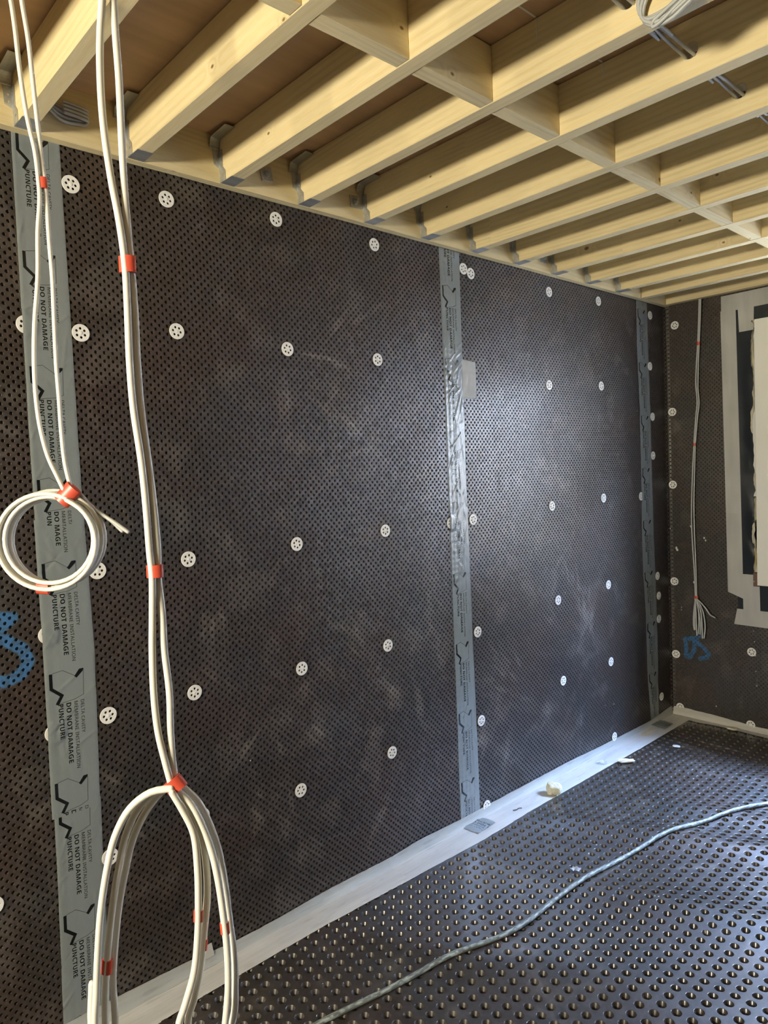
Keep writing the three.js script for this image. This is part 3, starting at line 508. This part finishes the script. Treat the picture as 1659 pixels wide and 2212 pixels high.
// ------------------------------------------------------------------ hanging cables
const FH = V(-0.74, 0, -0.673), RT = V(0.673, 0, -0.74);
const shift = (pts, d, s = 0) => pts.map(([x, y, z]) => V(x, y, z).addScaledVector(FH, d).addScaledVector(RT, s));
function band(parent, p, dir, r, len, name = 'red_tape_band') {
  const g = new THREE.CylinderGeometry(r, r, len, 14, 1, false); g.scale(1, 1, 0.62);
  const o = part(name, g, M.red, parent); const d = dir.clone().normalize();
  const m = new THREE.Matrix4(), xa = RT.clone().addScaledVector(d, -RT.dot(d)).normalize(), za = xa.clone().cross(d); m.makeBasis(xa, d, za); o.quaternion.setFromRotationMatrix(m); o.position.copy(p); return o;
}
{
  const t = thing('cable_coil', 'pair of white cables hanging down into a round coil bound with red tape', 'cable');
  const A1 = [[0.64, 2.60, 3.83], [0.668, 2.50, 3.812], [0.68, 2.409, 3.803], [0.683, 2.362, 3.8], [0.686, 2.283, 3.797], [0.691, 2.203, 3.791], [0.697, 2.147, 3.784], [0.699, 2.098, 3.782], [0.7, 2.066, 3.782], [0.695, 2.01, 3.787], [0.691, 1.929, 3.791], [0.683, 1.847, 3.799], [0.68, 1.781, 3.803], [0.68, 1.723, 3.804], [0.682, 1.665, 3.801], [0.689, 1.61, 3.793], [0.699, 1.572, 3.782], [0.706, 1.546, 3.774]];
  const A2 = [[0.68, 2.60, 3.80], [0.687, 2.5, 3.797], [0.69, 2.409, 3.793], [0.694, 2.346, 3.788], [0.697, 2.266, 3.785], [0.699, 2.187, 3.782], [0.701, 2.13, 3.78], [0.703, 2.098, 3.778], [0.703, 2.066, 3.777], [0.704, 1.993, 3.777], [0.705, 1.928, 3.776], [0.703, 1.846, 3.777], [0.703, 1.772, 3.778], [0.703, 1.714, 3.777], [0.704, 1.655, 3.777], [0.706, 1.597, 3.775], [0.711, 1.55, 3.769]];
  part('cable', tube(shift(A1, -0.004), 0.0042), M.cable, t); part('cable', tube(shift(A2, 0.004, 0.002), 0.0042), M.cable, t);
  const C = V(0.683, 1.459, 3.80);
  for (let c = 0; c < 2; c++) {
    const pts = [], turns = 3, n = 20;
    for (let i = 0; i <= turns * n; i++) { const a = Math.PI * 0.33 - (i / n) * Math.PI * 2, k = i / (turns * n), r = 0.083 + 0.006 * Math.sin(k * 9 + c * 2) + 0.005 * Math.sin(a + c) * (c ? 1 : -1); pts.push(C.clone().addScaledVector(RT, Math.cos(a) * r * 1.03).add(V(0, Math.sin(a) * r + (c ? -0.004 : 0.003), 0)).addScaledVector(FH, (c ? 0.012 : -0.006) + 0.016 * k - 0.006)); }
    part('coil', tube(pts, 0.0042, 8, 2), M.cable, t);
  }
  const tail = [[0.707, 1.554, 3.774], [0.72, 1.539, 3.759], [0.736, 1.511, 3.742], [0.758, 1.488, 3.718], [0.777, 1.466, 3.697]];
  part('cable_end', tube(shift(tail, 0.014), 0.0038), M.cableGrey, t); part('cable_end', tube(shift(tail.slice(0, 4).concat([[0.770, 1.468, 3.703]]), 0.02, -0.004), 0.0038), M.cableGrey, t);
  band(t, V(0.702, 2.094, 3.779), V(0.004, -1, 0), 0.0092, 0.019); band(t, V(0.709, 1.539, 3.771), V(-0.016, -0.024, 0.018), 0.0165, 0.036); band(t, V(0.672, 1.371, 3.812), V(0.673, -0.12, -0.74), 0.0125, 0.022);
}
{
  const t = thing('cable_loop', 'pair of white cables hanging down into a long open loop with red tape bands', 'cable');
  const B1 = [[1.16, 2.56, 3.80], [1.142, 2.40, 3.815], [1.135, 2.26, 3.823], [1.13, 2.174, 3.829], [1.126, 2.128, 3.833], [1.124, 2.082, 3.835], [1.124, 2.024, 3.835], [1.128, 1.954, 3.831], [1.133, 1.894, 3.825], [1.136, 1.841, 3.822], [1.136, 1.787, 3.822], [1.135, 1.715, 3.823], [1.136, 1.654, 3.822], [1.14, 1.581, 3.817], [1.142, 1.519, 3.815], [1.143, 1.457, 3.814], [1.144, 1.432, 3.813], [1.142, 1.376, 3.815], [1.14, 1.332, 3.817], [1.139, 1.269, 3.818], [1.141, 1.218, 3.816], [1.146, 1.179, 3.811], [1.15, 1.147, 3.806]];
  const B2 = [[1.13, 2.56, 3.83], [1.133, 2.40, 3.824], [1.135, 2.26, 3.822], [1.136, 2.174, 3.821], [1.137, 2.128, 3.821], [1.137, 2.082, 3.82], [1.137, 2.0, 3.821], [1.137, 1.93, 3.821], [1.138, 1.882, 3.82], [1.139, 1.841, 3.819], [1.14, 1.787, 3.818], [1.139, 1.715, 3.818], [1.14, 1.654, 3.817], [1.144, 1.58, 3.813], [1.147, 1.519, 3.81], [1.148, 1.457, 3.809], [1.147, 1.432, 3.81], [1.149, 1.375, 3.808], [1.149, 1.331, 3.808], [1.151, 1.268, 3.805], [1.15, 1.217, 3.806], [1.151, 1.179, 3.806], [1.152, 1.146, 3.804]];
  part('cable', tube(shift(B1, -0.003), 0.005), M.cable, t); part('cable', tube(shift(B2, 0.005, 0.001), 0.005), M.cable, t);
  const BL = [
    [[1.151, 1.142, 3.805], [1.133, 1.138, 3.825], [1.113, 1.117, 3.847], [1.098, 1.079, 3.864], [1.089, 1.034, 3.874], [1.081, 0.975, 3.883], [1.075, 0.91, 3.889], [1.072, 0.857, 3.893], [1.069, 0.81, 3.896]],
    [[1.151, 1.139, 3.806], [1.135, 1.133, 3.823], [1.119, 1.113, 3.841], [1.104, 1.072, 3.857], [1.096, 1.027, 3.866], [1.088, 0.975, 3.874], [1.081, 0.91, 3.882], [1.077, 0.857, 3.887], [1.075, 0.809, 3.889]],
    [[1.152, 1.137, 3.805], [1.139, 1.13, 3.818], [1.124, 1.106, 3.835], [1.109, 1.065, 3.852], [1.1, 1.02, 3.862], [1.091, 0.968, 3.871], [1.085, 0.909, 3.878], [1.081, 0.857, 3.882], [1.081, 0.809, 3.882]],
    [[1.153, 1.137, 3.804], [1.16, 1.114, 3.795], [1.169, 1.081, 3.785], [1.172, 1.035, 3.783], [1.171, 0.983, 3.784], [1.168, 0.937, 3.786], [1.163, 0.885, 3.792], [1.153, 0.839, 3.803], [1.146, 0.805, 3.811]],
    [[1.153, 1.137, 3.803], [1.163, 1.115, 3.792], [1.173, 1.084, 3.782], [1.177, 1.041, 3.777], [1.177, 0.989, 3.777], [1.172, 0.937, 3.782], [1.167, 0.884, 3.788], [1.159, 0.839, 3.796], [1.152, 0.804, 3.804]],
    [[1.154, 1.137, 3.802], [1.167, 1.117, 3.788], [1.176, 1.087, 3.778], [1.183, 1.054, 3.77], [1.188, 1.015, 3.765], [1.191, 0.962, 3.761], [1.193, 0.909, 3.759], [1.192, 0.856, 3.76], [1.187, 0.802, 3.765]],
    [[1.155, 1.137, 3.801], [1.17, 1.113, 3.784], [1.18, 1.08, 3.773], [1.187, 1.041, 3.765], [1.192, 0.995, 3.761], [1.194, 0.942, 3.758], [1.197, 0.889, 3.755], [1.196, 0.843, 3.756], [1.193, 0.802, 3.759]]];
  const bottom = (y, d) => [[1.078, 0.70, 3.886], [1.10, y + 0.02, 3.862], [1.122, y, 3.838], [1.145, y + 0.02, 3.812], [1.165, 0.70, 3.79]].map(([a, b, c]) => [a + 0.74 * d, b, c + 0.673 * d]);
  const loop = (l, r, y, dl, dr) => { const a = shift(BL[l], dl), b = shift(BL[r], dr).reverse(); return a.concat(bottom(y, -(dl + dr) / 2).map((p) => V(...p)), b); };
  part('loop', tube(loop(0, 3, 0.56, -0.008, -0.010), 0.005), M.cable, t);
  part('loop', tube(loop(1, 4, 0.58, 0.004, 0.003), 0.005), M.cable, t);
  part('loop', tube(loop(2, 6, 0.60, 0.015, 0.014), 0.005), M.cable, t);
  part('cable_end', tube(shift(BL[5], -0.002).concat([V(1.178, 0.72, 3.775), V(1.15, 0.64, 3.806), V(1.11, 0.62, 3.85), V(1.075, 0.70, 3.888), V(1.063, 0.80, 3.902), V(1.066, 0.868, 3.899)]), 0.005), M.cable, t);
  band(t, V(1.1375, 1.84, 3.8205), V(0, -1, 0), 0.0112, 0.021); band(t, V(1.146, 1.436, 3.811), V(0.002, -1, 0), 0.0112, 0.017); band(t, V(1.153, 1.143, 3.803), V(0.4, -0.8, -0.4), 0.0145, 0.018);
  const on = (l, k, d, len = 0.016, r = 0.0064) => { const a = shift(BL[l], d), p = a[k], q = a[k + 1]; band(t, p.clone().lerp(q, 0.4), q.clone().sub(p), r, len); };
  on(1, 6, 0.004, 0.02, 0.0075); on(3, 4, -0.010); on(5, 5, -0.002); on(4, 5, 0.003);
}
{
  const t = thing('cable_drop', 'two grey cables hanging down the end wall to a bundled tail with red ties', 'cable');
  const K1 = [[0.223, 2.487, 0.03], [0.217, 2.402, 0.024], [0.206, 2.239, 0.02], [0.196, 2.112, 0.02], [0.191, 2.006, 0.02], [0.197, 1.897, 0.02], [0.188, 1.817, 0.02], [0.174, 1.655, 0.02], [0.163, 1.492, 0.02], [0.155, 1.328, 0.02], [0.152, 1.19, 0.02], [0.156, 1.051, 0.02], [0.164, 0.885, 0.02], [0.167, 0.747, 0.02]];
  const K2 = [[0.231, 2.487, 0.03], [0.224, 2.375, 0.024], [0.214, 2.239, 0.02], [0.207, 2.112, 0.02], [0.203, 1.978, 0.02], [0.208, 1.896, 0.02], [0.198, 1.816, 0.02], [0.182, 1.655, 0.02], [0.177, 1.546, 0.02], [0.172, 1.437, 0.02], [0.167, 1.3, 0.02], [0.168, 1.135, 0.02], [0.173, 0.914, 0.02], [0.175, 0.747, 0.02]];
  part('cable', tube(K1, 0.0042), M.cableGrey, t); part('cable', tube(K2, 0.0042), M.cableGrey, t);
  const fan = [[[0.168, 0.74], [0.158, 0.65], [0.158, 0.58], [0.164, 0.553]], [[0.170, 0.74], [0.168, 0.66], [0.167, 0.6], [0.171, 0.556]], [[0.171, 0.74], [0.177, 0.66], [0.180, 0.58], [0.184, 0.525]], [[0.172, 0.74], [0.186, 0.67], [0.190, 0.58], [0.186, 0.53]], [[0.173, 0.74], [0.192, 0.66], [0.202, 0.58], [0.200, 0.532]], [[0.174, 0.74], [0.203, 0.68], [0.213, 0.59], [0.216, 0.512]], [[0.175, 0.74], [0.212, 0.67], [0.226, 0.58], [0.221, 0.51]]];
  fan.forEach((f, i) => part('looped_tail', tube(f.map(([x, y], k) => [x, y, 0.022 + 0.006 * (i % 3) + 0.004 * k]), 0.0042), M.cableGrey, t));
  part('cable_end', tube([[0.176, 0.74, 0.028], [0.205, 0.72, 0.034], [0.235, 0.69, 0.038], [0.262, 0.655, 0.04], [0.29, 0.642, 0.042]], 0.0042), M.cableGrey, t);
  const bnd = (x, y, r, l) => part('red_tie', new THREE.CylinderGeometry(r, r, l, 12).scale(1, 1, 0.7).translate(x, y, 0.021), M.red, t);
  bnd(0.21, 2.239, 0.0095, 0.02); bnd(0.178, 1.655, 0.0085, 0.016); bnd(0.172, 0.745, 0.013, 0.02);
}
// cables through the joists and their folded slack
{
  const t = thing('cable_run', 'grey cables threaded through holes in the ceiling joists', 'cable');
  for (let c = 0; c < 3; c++) { const pts = []; for (let k = 5; k <= 9; k++) { const z = joistZ[k + 1] - JW / 2; pts.push([HX + [-0.007, 0.006, 0.001][c], HY + [-0.006, -0.007, 0.004][c], z]); pts.push([HX + [-0.016, 0.012, 0][c] + 0.006 * hash(k, c), HY - 0.012 + [-0.004, -0.008, 0.004][c], z - 0.15]); } part('cable', tube(pts, 0.0042), M.cableGrey, t); }
  const z = joistZ[9], s = thing('cable_slack', 'folded hank of grey flat cable hung against the edge of a joist', 'cable');
  for (let c = 0; c < 5; c++) {
    const o = 0.006 * c, d = 0.0052 + 0.0042 * (c % 2), pts = [[1.30 + o, HY - 0.01, z + 0.02], [1.288 + o * 0.5, 2.535 - o * 0.8, z + d + 0.01], [1.287 + o * 0.4, 2.515 - o, z + d + 0.006], [1.297 + o, 2.497 - o * 1.1, z + d + 0.004], [1.33 + o, 2.492 - o, z + d + 0.004], [1.40, 2.505 - o * 0.8, z + d + 0.004], [1.50, 2.535 - o, z + d + 0.003], [1.60, 2.56 - o, z + d + 0.003], [1.66, 2.565 - o, z + d + 0.003], [1.68, 2.58 - o * 0.3, z + d + 0.006], [1.62, 2.59 - o * 0.3, z + d + 0.006], [1.45, 2.56 - o * 0.5, z + d + 0.008]];
    part('cable', tube(pts, 0.0040), M.cableGrey, s);
  }
  part('loop', tube([[1.56, 2.53, z + 0.016], [1.46, 2.51, z + 0.016], [1.38, 2.488, z + 0.016], [1.335, 2.468, z + 0.016], [1.318, 2.466, z + 0.016], [1.319, 2.476, z + 0.016], [1.335, 2.483, z + 0.016], [1.40, 2.502, z + 0.02], [1.50, 2.53, z + 0.02]], 0.0040), M.cableGrey, s);
  const h = thing('cable_slack', 'dark looped cable slack tucked behind a joist end on the wall plate', 'cable');
  for (let c = 0; c < 4; c++) { const y = 2.546 + 0.0095 * c; part('cable', tube([[0.055, y + 0.03, 3.57], [0.05, y + 0.006, 3.535], [0.04, y - 0.008 + 0.002 * c, 3.50], [0.037, y - 0.004, 3.46], [0.038, y, 3.437], [0.046, y + 0.006, 3.434], [0.055, y + 0.005, 3.45], [0.06, y + 0.006, 3.5]], 0.0042), M.cableGrey, h); }
}
// thick lead lying over the floor
{
  const F = [[0.36, 3.7], [0.43, 3.3], [0.451, 3.087], [0.496, 2.859], [0.532, 2.652], [0.597, 2.406], [0.594, 2.133], [0.606, 1.875], [0.627, 1.705], [0.647, 1.555], [0.685, 1.391], [0.713, 1.279], [0.765, 1.123], [0.862, 0.867], [1.0, 0.62], [1.3, 0.42], [1.8, 0.4]];
  const c = new THREE.CatmullRomCurve3(F.map(([x, z]) => V(x, 0, z))), pts = [];
  for (let i = 0; i <= 120; i++) { const p = c.getPoint(i / 120); let h = -1; for (let k = -3; k <= 3; k++) { const q = c.getPoint(clamp(i / 120 + k * 0.008, 0, 1)); h = Math.max(h, floorH(q.x, q.z) - 0.0006 * k * k); } pts.push(V(p.x, h + 0.0086, p.z)); }
  const lead = new THREE.MeshStandardMaterial({ map: dataTex(256, 64, (x, y) => { const a = fbm(x / 9, y / 7, 3), t = 0.40 + 0.26 * smooth(0.35, 0.75, a); return [t * 0.95, t, t * 0.95]; }, true), roughness: 0.55 });
  const g = new THREE.TubeGeometry(new THREE.CatmullRomCurve3(pts), 480, 0.0083, 12); const uv = g.attributes.uv; for (let i = 0; i < uv.count; i++) uv.setX(i, uv.getX(i) * 9);
  single('floor_lead', g, lead, 'thick dusty grey-green lead snaking across the dimpled floor', 'cable');
}
// ------------------------------------------------------------------ scraps on the floor
function lump(sx, sy, sz, det, amp, sd) {
  const g = new THREE.IcosahedronGeometry(1, det), p = g.attributes.position;
  for (let i = 0; i < p.count; i++) { const x = p.getX(i), y = p.getY(i), z = p.getZ(i), m = Math.max(Math.abs(x), Math.abs(y), Math.abs(z)), k = (0.72 + 0.28 / m) * (1 + amp * (fbm(x * 2.2 + sd, y * 2.2 + z * 1.7 + sd, 3) - 0.5)); p.setXYZ(i, x * k * sx, y * k * sy, z * k * sz); }
  g.computeVertexNormals(); return g;
}
{
  const foamTex = dataTex(128, 128, (x, y) => { const t = 0.9 - 0.14 * fbm(x / 4, y / 4, 3); return [t, t * 0.98, t * 0.86]; }, true);
  M.foam = new THREE.MeshStandardMaterial({ map: foamTex, roughness: 0.95 });
  M.flake = new THREE.MeshStandardMaterial({ color: lin(0.78, 0.79, 0.76), roughness: 0.8 });
  const on = (o, x, y, z, ry, rx = 0) => { o.position.set(x, y, z); o.rotation.set(rx, ry, 0, 'YXZ'); };
  on(single('foam_chunk', lump(0.036, 0.026, 0.03, 5, 0.45, 3), M.foam, 'chunky cream piece of foam lying on the pale floor tape', 'foam scrap'), 0.108, 0.031, 1.43, 0.5, 0.3);
  on(single('plaster_flake', lump(0.013, 0.008, 0.043, 3, 0.8, 8), M.flake, 'long white plaster flake lying at the edge of the pale floor tape', 'plaster scrap'), 0.172, 0.012, 0.873, -0.75);
  on(single('paper_scrap', lump(0.018, 0.003, 0.012, 3, 0.8, 12), M.flake, 'small white scrap lying on the dimpled floor near the corner', 'scrap'), 0.266, 0.006, 0.502, 0.4, 0.15);
  on(single('plaster_flake', lump(0.028, 0.007, 0.015, 3, 0.7, 15), M.foam, 'cream flake lying on the tape at the foot of the end wall', 'plaster scrap'), 0.385, 0.012, 0.06, 0.2);
  const clear = new THREE.MeshPhysicalMaterial({ color: lin(0.8, 0.82, 0.85), roughness: 0.12, transmission: 0.6, thickness: 0 });
  on(single('plastic_scrap', sheetGrid(10, 10, (a, b) => [0.05 * (a - 0.5), 0.016 * fbm(a * 4, b * 4 + 3, 3), 0.036 * (b - 0.5)]), clear, 'crinkled clear plastic scrap lying on the pale floor tape', 'plastic scrap'), 0.087, 0.003, 0.966, 0.6);
  on(single('plastic_scrap', sheetGrid(10, 10, (a, b) => [0.035 * (a - 0.5), 0.014 * fbm(a * 5 + 9, b * 4 + 3, 3), 0.028 * (b - 0.5)]), clear, 'crinkled clear plastic scrap lying on the dimpled floor', 'plastic scrap'), 0.538, floorH(0.538, 1.917) + 0.002, 1.917, 0.2);
  const crumbs = new THREE.InstancedMesh(new THREE.TetrahedronGeometry(0.0026), new THREE.MeshStandardMaterial({ color: lin(0.62, 0.5, 0.28), roughness: 0.9 }), 150);
  crumbs.name = 'sawdust_crumbs'; crumbs.userData = { kind: 'stuff', label: 'little heap of golden sawdust crumbs on the pale floor tape', category: 'sawdust' };
  const m = new THREE.Matrix4(), q = new THREE.Quaternion();
  for (let k = 0; k < 150; k++) { const a = rr(0, 6.28), r = Math.sqrt(rnd()); q.setFromEuler(new THREE.Euler(rr(0, 6), rr(0, 6), rr(0, 6))); const s = rr(0.4, 1.3); m.compose(V(0.062 + 0.028 * r * Math.cos(a), 0.0065 + 0.005 * (1 - r) * rnd(), 0.43 + 0.06 * r * Math.sin(a)), q, V(s, s * 0.7, s)); crumbs.setMatrixAt(k, m); }
  scene.add(shadowed(crumbs));
  single('wire_offcut', tube([[0.075, 0.0085, 1.70], [0.083, 0.009, 1.685], [0.082, 0.009, 1.668], [0.09, 0.009, 1.658]], 0.0022, 6, 4), new THREE.MeshStandardMaterial({ color: lin(0.05, 0.05, 0.055), roughness: 0.5 }), 'tiny dark wire offcut lying on the pale floor tape', 'wire scrap');
}

// ------------------------------------------------------------------ work lamp behind the camera
{
  const t = thing('work_lamp', 'black tripod work lamp with one wide bright light panel', 'lamp');
  const black = new THREE.MeshStandardMaterial({ color: lin(0.03, 0.03, 0.03), roughness: 0.5 });
  const dir = LAMP_AIM.clone().sub(LAMP).normalize(), quat = new THREE.Quaternion().setFromUnitVectors(V(0, 0, 1), dir);
  const head = part('housing', new RoundedBoxGeometry(0.60, 0.33, 0.05, 2, 0.01), black, t); head.quaternion.copy(quat); head.position.copy(LAMP).addScaledVector(dir, -0.03);
  const lens = part('lens', new THREE.PlaneGeometry(0.55, 0.28), new THREE.MeshStandardMaterial({ color: 0xffffff, emissive: lin(1, 0.91, 0.70), emissiveIntensity: 3, roughness: 0.4 }), t); lens.quaternion.copy(quat); lens.position.copy(LAMP); lens.castShadow = false;
  part('pole', new THREE.CylinderGeometry(0.014, 0.016, 1.12, 12).translate(LAMP.x, 0.90, LAMP.z + 0.03), black, t);
  for (let k = 0; k < 3; k++) { const a = k * 2.094 + 0.4; part('leg', tube([[LAMP.x, 0.42, LAMP.z + 0.03], [LAMP.x + 0.42 * Math.cos(a), 0.008, LAMP.z + 0.03 + 0.42 * Math.sin(a)]], 0.010, 8, 2), black, t); }
  const l = new THREE.RectAreaLight(new THREE.Color().setRGB(1, 0.91, 0.70), LAMP_NITS, 0.55, 0.28);
  l.position.copy(LAMP).addScaledVector(dir, 0.012); l.lookAt(LAMP_AIM); l.name = 'lamp_light'; t.add(l);
}
renderer.render(scene, camera);
